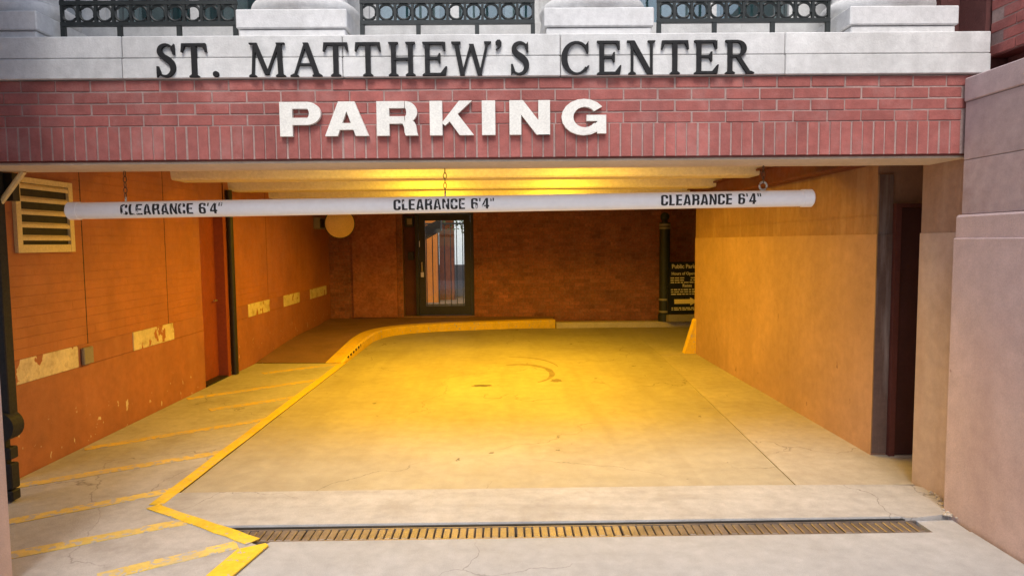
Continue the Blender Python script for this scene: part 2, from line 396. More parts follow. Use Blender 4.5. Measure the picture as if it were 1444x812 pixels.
inner = offset(path, .24)
mb = MB(); bm = mb.bm
rows = []
for i in range(len(path)):
    h = kerb_h(i)
    (ox, oy), (ix, iy) = path[i], inner[i]
    t = Vector((ix - ox, iy - oy)).normalized() * .02
    rows.append([bm.verts.new(c) for c in ((ox, oy, -.1), (ox, oy, max(h - .03, .003)), (ox + t.x * .3, oy + t.y * .3, max(h - .012, .004)), (ox + t.x * 1.3, oy + t.y * 1.3, h), (ix, iy, h), (ix, iy, -.1))])
for a, b in zip(rows, rows[1:]):
    for j in range(6): bm.faces.new((a[j], a[(j + 1) % 6], b[(j + 1) % 6], b[j]))
bm.faces.new(rows[0]); bm.faces.new(rows[-1][::-1])
mb.build('kerb', M['yellow'], rw)
mb = MB(); bm = mb.bm; fr = []
back_pts = [(-3.57, 9.36), (-3.57, 10.2), (-3.57, 11.0), (-3.57, 11.6), (-3.57, 12.2), (-3.57, 13.45), (-2.6, 13.47), (-1.5, 13.47), (-.3, 13.47), (1.0, 13.47)]
back_pts = smooth(back_pts)
inn2 = offset(path, .241)
for i in range(len(path)):
    h = kerb_h(i) - .005
    hb_ = h + (.03 if i > 22 else 0)
    fr.append((bm.verts.new((inn2[i][0], inn2[i][1], h)), bm.verts.new((back_pts[i][0], back_pts[i][1], hb_))))
for a, b in zip(fr, fr[1:]): bm.faces.new((a[0], b[0], b[1], a[1]))
mb.build('walk_surface', M['ramp'], rw)
# black dabs standing for illegible stencilled text on the kerb's face
for k in range(9):
    y = 9.62 + k * .17
    MB().box(-2.326, -2.319, y, y + random.uniform(.05, .12), .02 + .03 * min(1, k / 5), .05 + .045 * min(1, k / 5)).build('stencil_dab', M['rubber'], rw)
MB().box(1.01, 3.9, 12.92, 13.14, -.1, .105, .012).build('kerb', M['kerb_conc'], rw)
MB().box(1.01, 8.2, 13.15, 13.47, -.1, .07).build('walk_surface', M['ramp'], rw)

# ------------------------------------------------------------------ trench drain
td = empty('trench_drain', (.4, 3.78, 0), 'long narrow iron trench drain across the entrance apron', 'drain')
MB().box(-1.95, 2.47, 3.66, 3.90, -.125, -.10).build('channel', M['pit'], td)
gm = MB().box(-.0206, .0206, -.068, .068, -.02, .02, .004).mesh('grate_bar', M['grate'])
x = -1.80; k = 0
while x < 2.45:
    gx = .0 if k % 13 else .005
    inst('grate_bar', gm, (x + gx, 3.775 + .0, -.024 + random.uniform(-.002, .002)), td)
    x += .0476 + gx; k += 1
for y0_, y1_ in ((3.692, 3.705), (3.845, 3.858)): MB().box(-1.84, 2.472, y0_, y1_, -.06, -.003).build('side_rail', M['grate'], td)
MB().box(-1.75, 2.472, 3.862, 3.8765, -.08, .002).build('shadow_strip', M['dark_metal'], td)  # dark strip draws in the shadow line along the drain's far edge

# ------------------------------------------------------------------ garage ceiling with downstand beams
ce = empty('ceiling', (0, 9, ZC)); tag(ce, kind='structure')
MB().box(-4.2, 8.4, 4.395, 13.9, ZC, ZC + .18).build('ceiling_slab', M['ceiling'], ce)
for y in (5.72, 7.19, 8.66, 10.13, 11.6, 13.0):
    # tapered stem, wider at the top
    pr = [(y, 2.42), (y + .02, 2.40), (y + .32, 2.40), (y + .34, 2.42), (y + .38, ZC - .001), (y - .06, ZC - .001)]
    MB().prism(pr, lambda a, b: (XL + .0, a, b), lambda a, b: (XR - .02 if y < 9.9 else 8.2, a, b)).build('beam', M['ceiling'], ce)
# ------------------------------------------------------------------ sodium lamps up between the beams
def lamp(x, y, w, label):
    L = empty('ceiling_lamp', (x, y, ZC), label, 'lamp', 'sodium lamps between the ceiling beams')
    MB().box(x - .2, x + .2, y - .11, y + .11, ZC - .09, ZC - .001, .012).build('housing', M['lamp_body'], L)
    MB().box(x - .17, x + .17, y - .085, y + .085, ZC - .115, ZC - .091, .01).build('lens', M['lens'], L)
    d = bpy.data.lights.new('lamp_light', 'AREA'); d.shape = 'DISK'; d.size = .3; d.energy = w * .80; d.color = LAMP_COL
    lo = bpy.data.objects.new('lamp_light', d); COL.objects.link(lo); lo.parent = L; lo.location = (0, 0, -.13)
for bay, y, k in (('first bay behind the lintel', 6.40, .95), ('middle bay between two beams', 8.02, .90), ('last bay above the curb bend', 9.52, .80)):
    for side, x in (('left', -1.0), ('right', .75)):
        lamp(x, y, LAMP_W * k, 'ceiling sodium lamp in the %s, %s of the pair' % (bay, side))

# ------------------------------------------------------------------ brick lintel over the opening
bl = empty('brick_lintel', (-.3, YF, 2.205), 'red brick lintel with a soldier course carrying white parking letters', 'brick wall')
MB().box(-4.1, 2.86, YF + .006, YF + .07, 2.207, 2.672).build('mortar', M['mortar'], bl)
bmesh_s = brick_mesh('brick', .195, .05, .0595, M['brick'])
bmesh_v = brick_mesh('brick', .0575, .05, .195, M['brick'])
z_rows = (2.638, 2.570, 2.5025, 2.4355)
for r, z in enumerate(z_rows):
    x = -3.96 + (.1 if r % 2 else 0)
    while x < 2.76:
        inst('brick', bmesh_s, (x + random.uniform(-.002, .002), YF + .027 + random.uniform(-.0025, .0025), z + random.uniform(-.0015, .0015)), bl, (0, random.uniform(-.004, .004), 0))
        x += .2035
x = -3.9
while x < 2.74:
    inst('brick', bmesh_v, (x + random.uniform(-.002, .002), YF + .027 + random.uniform(-.0025, .0025), 2.3035), bl, (0, random.uniform(-.006, .006), 0))
    x += .0662
MB().box(-4.1, 2.83, YF + .012, 4.40, 2.198, 2.206).build('steel_angle', M['steel_red'], bl)
MB().box(-4.1, 3.2, YF + .071, 4.39, 2.207, 2.70).build('concrete_beam', M['soffit'], bl)
MB().box(-4.1, 2.9, YF + .03, 4.40, 2.185, 2.1975).build('soffit_board', M['soffit'], bl)

# ------------------------------------------------------------------ limestone ledge
lg = empty('stone_ledge', (-.3, YF, 2.675), 'pale limestone ledge in two courses carrying black serif letters', 'ledge')
jx = [-4.1, -2.228, -.94, .341, 1.672, 2.90]
for a, b in zip(jx, jx[1:]):
    MB().box(a + .002, b - .002, YF - .022, 4.7, 2.6755, 2.790, .004).build('stone', M['limestone'], lg)
    MB().box(a + .002, b - .002, YF - .016, 4.7, 2.7945, 2.920, .005).build('stone', M['limestone'], lg)
MB().box(-4.09, 2.89, YF + .0, 4.6, 2.70, 2.9).build('joint', M['joint'], lg)

# ------------------------------------------------------------------ lettering
def prism_glyph(polys, x0, z0, h, y, depth, name, m, par):
    mb = MB()
    for i, poly in enumerate(polys):
        yy = y - depth - i * .0005
        pts = [(x0 + a * h, z0 + b * h) for a, b in poly]
        mb.prism(pts, lambda a, b: (a, yy, b), lambda a, b: (a, y + .002, b))
    return mb.build(name, m, par)
def quad(x0, y0, x1, y1, w):      # slanted stroke with horizontal ends
    return [(x0 - w / 2, y0), (x0 + w / 2, y0), (x1 + w / 2, y1), (x1 - w / 2, y1)]
def rect(x0, x1, y0, y1): return [(x0, y0), (x1, y0), (x1, y1), (x0, y1)]
def cat(pts, n=6):
    out = []
    for i in range(len(pts) - 1):
        p0, p1, p2, p3 = pts[max(i - 1, 0)], pts[i], pts[i + 1], pts[min(i + 2, len(pts) - 1)]
        for k in range(n):
            t = k / n
            out.append(tuple(.5 * (2 * b + (c - a) * t + (2 * a - 5 * b + 4 * c - d) * t * t + (3 * b - a - 3 * c + d) * t ** 3) for a, b, c, d in zip(p0, p1, p2, p3)))
    out.append(tuple(pts[-1])); return out
def band(pts):                    # (x, y, width) spine -> quads
    q = cat(pts); L_, R_ = [], []
    for i, (x, y, w) in enumerate(q):
        a, b = q[max(i - 1, 0)], q[min(i + 1, len(q) - 1)]
        dx, dy = b[0] - a[0], b[1] - a[1]; l = math.hypot(dx, dy) or 1
        L_.append((x - dy / l * w / 2, y + dx / l * w / 2)); R_.append((x + dy / l * w / 2, y - dx / l * w / 2))
    return [L_ + R_[::-1]]
def arc(cx, cy, rxo, ryo, rxi, yi, a0, a1, n=16):   # band between two ellipses
    o_ = [(cx + rxo * math.cos(R(a0 + (a1 - a0) * k / n)), cy + ryo * math.sin(R(a0 + (a1 - a0) * k / n))) for k in range(n + 1)]
    i_ = [(cx + rxi * math.cos(R(a0 + (a1 - a0) * k / n)), cy + yi * math.sin(R(a0 + (a1 - a0) * k / n))) for k in range(n + 1)]
    return [o_ + i_[::-1]]
def foot(cx, w, y, s=1, e=.075):
    return [(cx - w / 2 - e, y), (cx + w / 2 + e, y), (cx + w / 2 + e, y + .035 * s), (cx + w / 2, y + .085 * s), (cx - w / 2, y + .085 * s), (cx - w / 2 - e, y + .035 * s)]
TK, TN = .142, .076
def stem(cx, w=TK, top=True, bot=True):
    o_ = [rect(cx - w / 2, cx + w / 2, 0, 1)]
    if bot: o_.append(foot(cx, w, 0))
    if top: o_.append(foot(cx, w, 1, -1))
    return o_
def serif(ch, w):
    if ch == 'T':
        c = w / 2
        return stem(c, TK + .01, top=False) + [rect(.03, w - .03, .915, 1), [(.0, .74), (.045, .74), (.13, .93), (.13, .98), (.03, 1)], [(w, .74), (w - .045, .74), (w - .13, .93), (w - .13, .98), (w - .03, 1)]]
    if ch == 'H': return stem(.15) + stem(w - .15) + [rect(.15, w - .15, .46, .54)]
    if ch == 'E':
        return stem(.15) + [rect(.15, w - .09, .92, 1), rect(.15, w - .22, .475, .55), rect(.15, w - .06, 0, .08), [(w - .05, 1), (w - .05, .74), (w - .095, .74), (w - .17, .93)],
                            [(w - .2, .66), (w - .2, .37), (w - .24, .37), (w - .29, .47), (w - .29, .56), (w - .24, .66)], [(w, .27), (w - .045, .27), (w - .2, .07), (w - .1, 0), (w - .045, 0)]]
    if ch == 'A':
        a = w / 2 - .02
        return [quad(.13, .03, a, 1, TN), quad(w - .17, .03, a, 1, TK + .02), rect(.26, w - .3, .32, .39), foot(.12, .05, 0, 1, .10), foot(w - .16, TK, 0, 1, .075)]
    if ch == 'M':
        return [quad(.11, 0, .17, 1, TN), foot(.11, TN, 0), quad(w - .16, 0, w - .2, 1, TK), foot(w - .16, TK, 0), quad(w / 2 - .01, .06, .17, 1, TK), quad(w / 2 - .01, .06, w - .2, 1, TN),
                [(.02, 1), (.25, 1), (.25, .96), (.02, .96)], [(w - .28, 1), (w - .03, 1), (w - .03, .96), (w - .28, .96)]]
    if ch == 'W':
        c = w / 2 + .01
        return [quad(.34, 0, .15, 1, TK), quad(.34, 0, c, .93, TN), quad(w - .34, 0, c, .93, TK), quad(w - .34, 0, w - .10, 1, TN),
                foot(.15, TK, 1, -1, .07), foot(w - .10, TN - .02, 1, -1, .08)]
    if ch == 'N':
        return [rect(.12, .12 + TN, 0, 1), foot(.12 + TN / 2, TN, 0), rect(w - .20, w - .20 + TN, 0, 1), foot(w - .2 + TN / 2, TN, 1, -1), quad(w - .2, .0, .14, 1, TK + .03), [(.0, 1), (.22, 1), (.22, .955), (.0, .955)]]
    if ch == 'R':
        return stem(.15) + arc(.36, .745, .29, .255, .135, .185, -90, 90) + [rect(.15, .36, .93, 1), rect(.15, .36, .49, .56), quad(w - .16, .02, .38, .52, TK), [(w - .25, 0), (w, 0), (w, .035), (w - .1, .08), (w - .2, .08)]]
    if ch == 'C':
        pts = []
        for k in range(13):
            a = 42 + (322 - 42) * k / 12
            pts.append((.46 + .375 * math.cos(R(a)), .5 + .465 * math.sin(R(a)), .06 + .125 * abs(math.cos(R(a))) ** 1.6 * (1 if 100 < a < 260 else .35)))
        return band(pts) + [[(w - .03, 1.0), (w - .03, .64), (w - .075, .64), (w - .16, .84), (w - .10, .9)], [(w - .0, .27), (w - .05, .27), (w - .14, .16), (w - .10, .10)]]
    if ch == 'S':
        k = w / .62
        p = [(.53, .76, .04), (.47, .90, .055), (.32, .965, .075), (.17, .905, .11), (.125, .77, .145), (.20, .645, .165), (.35, .53, .19), (.475, .40, .175), (.50, .24, .15), (.43, .10, .11), (.29, .035, .075), (.14, .09, .06), (.065, .27, .04)]
        return band([(a * k, b, c) for a, b, c in p]) + [[(.55 * k, .99), (.56 * k, .68), (.51 * k, .68), (.45 * k, .86), (.50 * k, .93)], [(.03 * k, .0), (.03 * k, .33), (.085 * k, .33), (.15 * k, .14), (.085 * k, .06)]]
    if ch == '.': return [[(w / 2 + .09 * math.cos(R(30 * k)), .09 + .09 * math.sin(R(30 * k))) for k in range(12)]]
    if ch == "'": return [[(.0, .98), (.06, 1.05), (.14, 1.05), (.19, .98), (.18, .88), (.12, .80), (.03, .74), (.01, .77), (.08, .84), (.09, .89), (.02, .91)]]
nm = empty('building_name_lettering', (-.27, YF - .02, 2.677), "black metal serif letters ST. MATTHEW'S CENTER on the limestone ledge", 'lettering')
NAME = [('S', -2.026, .124), ('T', -1.877, .15), ('.', -1.695, .035), ('M', -1.483, .215), ('A', -1.242, .188), ('T', -1.051, .148), ('T', -.865, .152), ('H', -.669, .158), ('E', -.471, .145),
        ('W', -.302, .234), ("'", -.042, .04), ('S', .043, .12), ('C', .346, .164), ('E', .554, .144), ('N', .731, .176), ('T', .932, .164), ('E', 1.127, .145), ('R', 1.311, .171)]
for ch, x, w in NAME:
    hh = .194
    gl = prism_glyph(serif(ch, w / hh), x, 2.6775, hh, YF - .022, .014, 'letter', M['letter_black'], nm)
# white extended sans
def sans(ch, w):
    s = .37; t = .235
    if ch == 'I': return [rect(0, w, 0, 1)]
    if ch == 'P':
        return [rect(0, s, 0, 1), rect(s, w - .42, .80, 1), rect(s, w - .42, .33, .535)] + arc(w - .42, .665, .42, .335, .075, .135, -90, 90)
    if ch == 'R':
        return [rect(0, s, 0, 1), rect(s, w - .40, .80, 1), rect(s, w - .40, .345, .56)] + arc(w - .38, .68, .36, .32, .04, .12, -90, 90) + \
               [[(w - .55, .40), (w - .21, .46), (w - .11, .40), (w - .055, .30), (w - .03, .10), (w + .0, 0), (w - .37, 0), (w - .395, .08), (w - .41, .25), (w - .46, .345), (w - .55, .36)]]
    if ch == 'A':
        c = w / 2
        return [[(0, 0), (.37, 0), (c + .03, .80), (c, 1), (c - .24, 1)], [(w, 0), (w - .385, 0), (c - .03, .80), (c, 1), (c + .24, 1)], [(.32, .18), (w - .32, .18), (w - .40, .375), (.40, .375)]]
    if ch == 'K':
        return [rect(0, s, 0, 1), [(s - .02, .36), (w - .43, 1), (w - .05, 1), (s + .08, .28)], [(w, 0), (w - .42, 0), (.50, .52), (.76, .70)]]
    if ch == 'N':
        return [rect(0, .345, 0, 1), rect(w - .345, w, 0, 1), [(0.02, 1), (.40, 1), (w - .02, 0), (w - .40, 0)]]
    if ch == 'G':
        p = []
        for k in range(17):
            a = 35 + (325 - 35) * k / 16
            ca, sa = math.cos(R(a)), math.sin(R(a))
            p.append((a, ca, sa))
        O_ = [(w * .5 + w * .5 * ca, .5 + .53 * sa) for a, ca, sa in p]
        I_ = [(w * .52 + w * .255 * ca, .5 + .30 * sa) for a, ca, sa in p]
        return [O_ + I_[::-1], rect(w * .56, w, .385, .56), rect(w * .80, w, .02, .40), [(w * .56, .0), (w * .80, .1), (w * .80, .36), (w * .7, .26)]]
pk = empty('parking_lettering', (-.35, YF, 2.335), 'raised white letters spelling PARKING on the red brick lintel', 'lettering')
for ch, x, w in [('P', -1.317, .242), ('A', -1.053, .258), ('R', -.747, .243), ('K', -.434, .26), ('I', -.126, .079), ('N', .037, .24), ('G', .345, .265)]:
    prism_glyph(sans(ch, w / .2), x, 2.334, .2, YF - .003, .024, 'letter', M['letter_white'], pk)

# ------------------------------------------------------------------ columns on the ledge
def column(cx, label):
    c = empty('stone_column', (cx, 4.325, 2.92), label, 'column', 'round stone columns standing on the limestone ledge')
    MB().box(cx - .314, cx + .314, 4.012, 4.64, 2.9205, 2.968, .006).build('footing', M['col_stone'], c)
    MB().box(cx - .327, cx + .327, 4.0, 4.652, 2.972, 3.082, .006).build('plinth', M['col_stone'], c)
    MB().lathe((cx, 4.326, 0), [(.30, 3.083)] + [(.285 + .05 * math.sin(R(a)), 3.138 - .054 * math.cos(R(a))) for a in range(10, 180, 16)] + [(.285, 3.195), (.27, 3.2)], 40).build('base_moulding', M['col_stone'], c, smooth=True)
    MB().lathe((cx, 4.326, 0), [(.275, 3.2), (.255, 3.235), (.25, 3.3), (.24, 4.75)], 32).build('shaft', M['col_stone'], c, smooth=True)
column(-3.065, 'pale stone column at the far left end of the ledge')
column(-1.245, 'pale stone column above the space between ST. and MATTHEW letters')
column(.575, 'pale stone column above the start of the CENTER letters')
column(2.40, 'pale stone column at the right end of the ledge beside brick')

# ------------------------------------------------------------------ iron railings between the columns
def railing(cx, label):
    r = empty('iron_railing', (cx, 4.15, 2.92), label, 'railing', 'black iron railings between the stone columns')
    x0, x1 = cx - .535, cx + .535
    for z in (3.047, 3.172): MB().box(x0, x1, 4.137, 4.163, z - .012, z + .012).build('rail', M['iron'], r)
    MB().box(x0, x1, 4.135, 4.165, 3.86, 3.89).build('rail', M['iron'], r)
    for x in (x0 + .012, x0 + .355, x1 - .355, x1 - .012): MB().box(x - .013, x + .013, 4.139, 4.161, 2.9205, 3.0345).build('foot', M['iron'], r)
    rm = None
    for k in range(10):
        x = x0 + .0535 + k * .107
        ring = [(x + .045 * math.cos(R(a)), 4.15, 3.11 + .046 * math.sin(R(a))) for a in range(0, 360, 20)]
        if rm is None:
            rm = MB().tube([(p[0] - x, 0, p[2] - 3.11) for p in ring], .0085, 6, closed=True).mesh('ring', M['iron'], smooth=True)
        inst('ring', rm, (x, 4.15, 3.11), r)
    pm = MB().box(-.008, .008, -.01, .01, -.0505, .0505).mesh('divider', M['iron'])
    bm_ = MB().box(-.009, .009, -.009, .009, -.338, .338).mesh('baluster', M['iron'])
    for k in range(11):
        inst('divider', pm, (x0 + k * .107 + (.009 if k == 0 else -.009 if k == 10 else 0), 4.15, 3.11), r)
        inst('baluster', bm_, (x0 + k * .107 + (.009 if k == 0 else -.009 if k == 10 else 0), 4.15, 3.522), r)
railing(-2.155, 'black iron railing with ring frieze above the ST. letters')
railing(-.335, "black iron railing with ring frieze above MATTHEW'S")
railing(1.4875, 'black iron railing with ring frieze above the CENTER letters')

# ------------------------------------------------------------------ upper floor wall and windows behind
uw = empty('upper_wall', (0, 4.75, 2.92), 'pale stone upper wall with curtained windows behind the columns', 'building')
MB().box(-4.1, 2.80, 4.66, 4.95, 2.9205, 3.205).build('sill_wall', M['limestone'], uw)
MB().box(-4.1, 2.80, 4.72, 4.95, 4.6, 5.4).build('wall', M['limestone'], uw)
for a, b in ((-4.1, -2.75), (-1.56, -.93), (.26, .89), (2.08, 2.80)):
    MB().box(a, b, 4.72, 4.95, 3.2055, 4.599).build('wall', M['limestone'], uw)
for wx0, wx1 in ((-2.75, -1.56), (-.93, .26), (.89, 2.08)):
    f = MB()
    for a, b in ((wx0, wx0 + .05), (wx1 - .05, wx1), ((wx0 + wx1) / 2 - .03, (wx0 + wx1) / 2 + .03)): f.box(a, b, 4.76, 4.83, 3.207, 4.59)
    win = f.build('window', M['frame_white'], uw)
    MB().box(wx0 + .05, wx1 - .05, 4.79, 4.796, 3.207, 4.59).build('pane', M['win_glass'], win)
    k = 0; x = wx0 + .05
    while x < wx1 - .08:
        w_ = random.choice((.07, .1, .13))
        if k % 3 == 1 or random.random() < .2: MB().box(x, min(x + w_, wx1 - .05), 4.87, 4.89, 3.21, 4.6).build('curtain', M['teal'], win)
        else: MB().box(x, min(x + w_, wx1 - .05), 4.855, 4.87, 3.21, 4.6).build('curtain', M['blind'], win)
        x += w_; k += 1
MB().box(-4.1, 2.8, 5.6, 5.7, 2.91, 5.4).build('room_wall', M['room'], uw)
MB().box(-4.1, 2.8, 4.7, 5.6, 5.4, 5.5).build('roof', M['room'], uw)
# terrace / roof slab over the garage
o = MB().box(-4.2, 8.4, 4.71, 13.9, 2.905, 2.918).build('roof_deck', M['pave']); tag(o, 'flat grey roof deck over the garage behind the ledge', 'roof')

# ------------------------------------------------------------------ left wall
lw = empty('left_wall', (XL, 9, 0), 'terracotta painted brick and plaster wall along the left side', 'wall')
MB().box(-4.2, XL - .0035, 4.62, 7.80, .8701, 2.75).box(-4.2, XL - .014, 4.62, 7.80, -.1, .87).build('core', M['left_paint'], lw)
MB().box(-4.2, XL - .0035, 8.50, YB + .4, .8701, 2.75).box(-4.2, XL - .014, 8.50, YB + .4, -.1, .87).build('core', M['left_paint'], lw)
MB().box(-4.2, XL - .014, 7.801, 8.499, 2.10, 2.75).build('core', M['left_paint'], lw)
MB().box(-4.2, -3.9, 7.801, 8.499, -.1, 2.0995).build('core', M['left_paint'], lw)
MB().box(XL - .0139, XL, 4.62, 7.80, -.1, .688).build('plaster_base', M['left_paint'], lw)
MB().box(XL - .0139, XL, 8.50, YB - .01, -.1, .688).build('plaster_base', M['left_paint'], lw)
for a, b, bare in ((4.62, 5.50, 1), (5.505, 6.315, 0), (6.32, 7.10, 1), (7.105, 7.80, 0), (8.5, 9.165, 0), (9.17, 10.0, 1), (10.005, 10.64, 0), (10.645, 11.46, 1), (11.465, 12.09, 0), (12.095, 13.2, 1), (13.205, 13.49, 0)):
    MB().box(XL - .013, XL + (.006 if bare else .002), a, b, .69, .87, .004).build('stone', M['bare_stone'] if bare else M['left_paint'], lw)
def in_seam(y, l): return False
seams = (5.64, 7.0, 9.96)
mb = MB()
for r in range(24):
    z = .874 + r * .0765
    for y0, y1 in ((4.63, 5.635), (5.647, 6.995), (7.007, 7.80), (8.5, 9.955), (9.967, 13.485)):
        y = y0 - (.105 if r % 2 else 0)
        while y < y1 - .012:
            a, b = max(y, y0), min(y + .2098, y1)
            if b - a > .02:
                if not (7.75 < b and a < 8.5 and z < 2.1):
                    d = random.uniform(-.0004, .0004)
                    mb.box(XL - .013, XL + d, a, b, z, z + .0735)
            y += .21
o = mb.build('painted_bricks', M['left_brick'], lw); o['kind'] = 'stuff'
for y in seams: MB().box(XL - .0034, XL - .0015, y - .006, y + .010, .87, 2.72).build('joint', M['rubber'], lw)

# louvred vent
vt = empty('wall_vent', (XL, 5.18, 1.655), 'cream metal louvred vent high on the left wall', 'vent')
V0, V1, VZ0, VZ1 = 4.86, 5.50, 1.655, 2.215
f = MB()
f.box(XL + .002, XL + .03, V0, V0 + .05, VZ0, VZ1).box(XL + .002, XL + .03, V1 - .05, V1, VZ0, VZ1)
f.box(XL + .002, XL + .028, V0 + .05, V1 - .05, VZ0, VZ0 + .06).box(XL + .002, XL + .028, V0 + .05, V1 - .05, VZ1 - .04, VZ1)
f.build('frame', M['vent'], vt)
MB().box(XL + .002, XL + .006, V0 + .05, V1 - .05, VZ0 + .06, VZ1 - .04).build('backing', M['dark_metal'], vt)
for k in range(5):
    z = VZ0 + .105 + k * .096
    MB().prism([(XL + .007, z + .022), (XL + .009, z + .028), (XL + .027, z + .010), (XL + .027, z - .014), (XL + .022, z - .014)], lambda a, b: (a, V0 + .051, b), lambda a, b: (a, V1 - .051, b)).build('slat', M['vent'], vt)
# socket box on the stone band
o = MB().box(XL + .007, XL + .035, 5.53, 5.66, .70, .845, .006).build('socket_box', M['box_grey']); tag(o, 'small grey socket box on the left wall at the end of the bare stone', 'utility box')
# red side door set in the left wall
sdr = empty('side_door', (XL - .2, 8.15, 0), 'red painted side door set back in the left wall', 'door')
MB().box(-3.74, -3.69, 7.84, 8.42, .03, 2.07).build('door_leaf', M['red_paint'], sdr)
f = MB(); f.box(-3.86, XL + .012, 8.42, 8.5, 0, 2.099).box(-3.86, XL - .03, 7.8015, 7.84, 0, 2.099).box(-3.86, XL - .03, 7.84, 8.42, 2.07, 2.099)
f.build('frame', M['red_paint'], sdr)
MB().box(-3.86, XL + .01, 7.84, 8.42, -.05, .028).build('threshold', M['dark_metal'], sdr)
MB().tube([(-3.692, 8.36, 1.0), (-3.655, 8.36, 1.0), (-3.65, 8.27, 1.0)], .012, 8).build('handle', M['brass'], sdr)
# dark downpipe on the far jamb
dp = MB().tube([(XL + .045, 8.56, .02), (XL + .045, 8.56, 2.40)], .04, 12).build('downpipe', M['dark_metal'], smooth=True); tag(dp, 'dark downpipe on the left wall beside the red side door', 'pipe')
# small fixture at the far end of the left wall
fx = empty('wall_light', (XL, 12.6, 2.0), 'small grey box light high at the far end of left wall', 'wall light')
MB().box(XL + .003, XL + .12, 12.42, 12.80, 1.98, 2.2, .01).build('housing', M['box_grey'], fx)
MB().box(XL + .12, XL + .135, 12.47, 12.75, 2.01, 2.17, .004).build('cover', M['dark_metal'], fx)

# ------------------------------------------------------------------ back wall
bw = empty('back_wall', (0, YB, 0), 'brown brick wall across the back of the garage', 'wall')
DX0, DX1, DZ0, DZ1 = -2.08, -.63, .17, 2.36      # recess with the glass door
MB().box(-4.2, DX0, YB + .008, YB + .3, -.1, ZC).build('mortar', M['back_mortar'], bw)
MB().box(DX1, 8.4, YB + .008, YB + .3, -.1, ZC).build('mortar', M['back_mortar'], bw)
MB().box(DX0, DX1, YB + .008, YB + .3, DZ1, ZC).build('mortar', M['back_mortar'], bw)
MB().box(DX0, DX1, YB - .03, YB + .3, -.1, DZ0 + .03).build('step', M['ramp'], bw)
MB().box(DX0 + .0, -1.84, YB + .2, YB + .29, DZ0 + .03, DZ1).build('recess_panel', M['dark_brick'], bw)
mb = MB()
for r in range(35):
    z = .02 + r * .076
    x = XL - .02 - (.1 if r % 2 else 0)
    while x < 5.0:
        segs = [(x, x + .202)]
        if z < DZ1 - .01:
            segs = []
            if x < DX0: segs.append((x, min(x + .202, DX0)))
            if x + .202 > DX1: segs.append((max(x, DX1), x + .202))
        for a, b in segs:
            if b - a > .02: mb.box(a, b - .008, YB + random.uniform(-.003, .003), YB + .0079, z, z + .068)
        x += .21
o = mb.build('brick_courses', M['back_brick'], bw); o['kind'] = 'stuff'
# shallow pier between the left corner and the door
mb = MB()
pm_ = MB().box(-3.1, -2.2, YB - .06, YB - .0035, .19, ZC - .001).build('pilaster', M['back_brick'], bw)
MB().box(8.2, 8.4, 9.9, YB, -.1, ZC).build('end_wall', M['back_mortar'], bw)

# glass door
gd = empty('glass_door', (-1.24, YB + .1, .2), 'dark framed glass door in the back wall with a stand-in courtyard for its reflections', 'door')
x0, x1, z0, z1 = -1.83, -.635, .2, 2.355
f = MB()
f.box(x0, x0 + .06, YB + .06, YB + .2, z0, z1).box(x1 - .06, x1, YB + .06, YB + .2, z0, z1).box(x0 + .06, x1 - .06, YB + .06, YB + .2, z1 - .07, z1)
f.build('frame', M['dark_metal'], gd)
f = MB()
f.box(x0 + .065, x0 + .2, YB + .09, YB + .14, z0 + .01, z1 - .075).box(x1 - .2, x1 - .065, YB + .09, YB + .14, z0 + .01, z1 - .075)
f.box(x0 + .2, x1 - .2, YB + .09, YB + .14, z0 + .01, z0 + .2).box(x0 + .2, x1 - .2, YB + .09, YB + .14, z1 - .2, z1 - .075)
leaf = f.build('door_leaf', M['dark_metal'], gd)
MB().box(x0 + .2, x1 - .2, YB + .11, YB + .118, z0 + .2, z1 - .2).build('pane', M['glass'], leaf)
MB().tube([(x0 + .13, YB + .09, 1.12), (x0 + .13, YB + .03, 1.12), (x0 + .13, YB + .03, 1.3), (x0 + .13, YB + .09, 1.3)], .014, 8).box(x0 + .1, x0 + .16, YB + .08, YB + .089, 1.0, 1.1).build('handle', M['brass'], leaf)
MB().box(x0 + .075, x0 + .09, YB + .075, YB + .089, 1.62, 1.74).build('hinge', M['brass'], leaf)
# entry boxes left of the door
kp = empty('entry_keypad', (-1.97, YB + .18, 2.05), 'dark entry phone box on the wall left of the glass door', 'keypad')
MB().box(-2.05, -1.87, YB + .13, YB + .198, 2.03, 2.25, .008).build('case', M['dark_metal'], kp)
MB().box(-2.0, -1.9, YB + .125, YB + .129, 2.08, 2.2).build('screen', M['box_grey'], kp)
o = MB().box(-2.0, -1.88, YB + .15, YB + .198, 1.35, 1.52, .006).build('switch_box', M['dark_metal']); tag(o, 'small dark switch box halfway up left of the glass door', 'switch')
# convex mirror
cm = empty('traffic_mirror', (-3.1, 12.5, 1.83), 'round traffic mirror with reflected amber put into its colour, hanging high in the far left corner', 'mirror')
mb = MB(); n = 28; rings = []
ax = Vector((.36, -.93, -.10)).normalized(); u = ax.cross(Vector((0, 0, 1))).normalized(); w_ = ax.cross(u)
for k in range(7):
    r_ = .27 * k / 6; h_ = .035 * (1 - (k / 6) ** 2)
    rings.append([mb.bm.verts.new(Vector((-3.1, 12.5, 2.08)) + ax * h_ + (u * math.cos(2 * math.pi * j / n) + w_ * math.sin(2 * math.pi * j / n)) * max(r_, .001)) for j in range(n)])
for a, b in zip(rings, rings[1:]):
    for j in range(n): mb.bm.faces.new((a[j], a[(j + 1) % n], b[(j + 1) % n], b[j]))
mb.build('mirror_face', M['mirror_face'], cm, smooth=True)
MB().tube([Vector((-3.1, 12.5, 2.08)) - ax * .002, Vector((-3.1, 12.5, 2.08)) - ax * .04], .285, 28).build('backing', M['dark_metal'], cm)
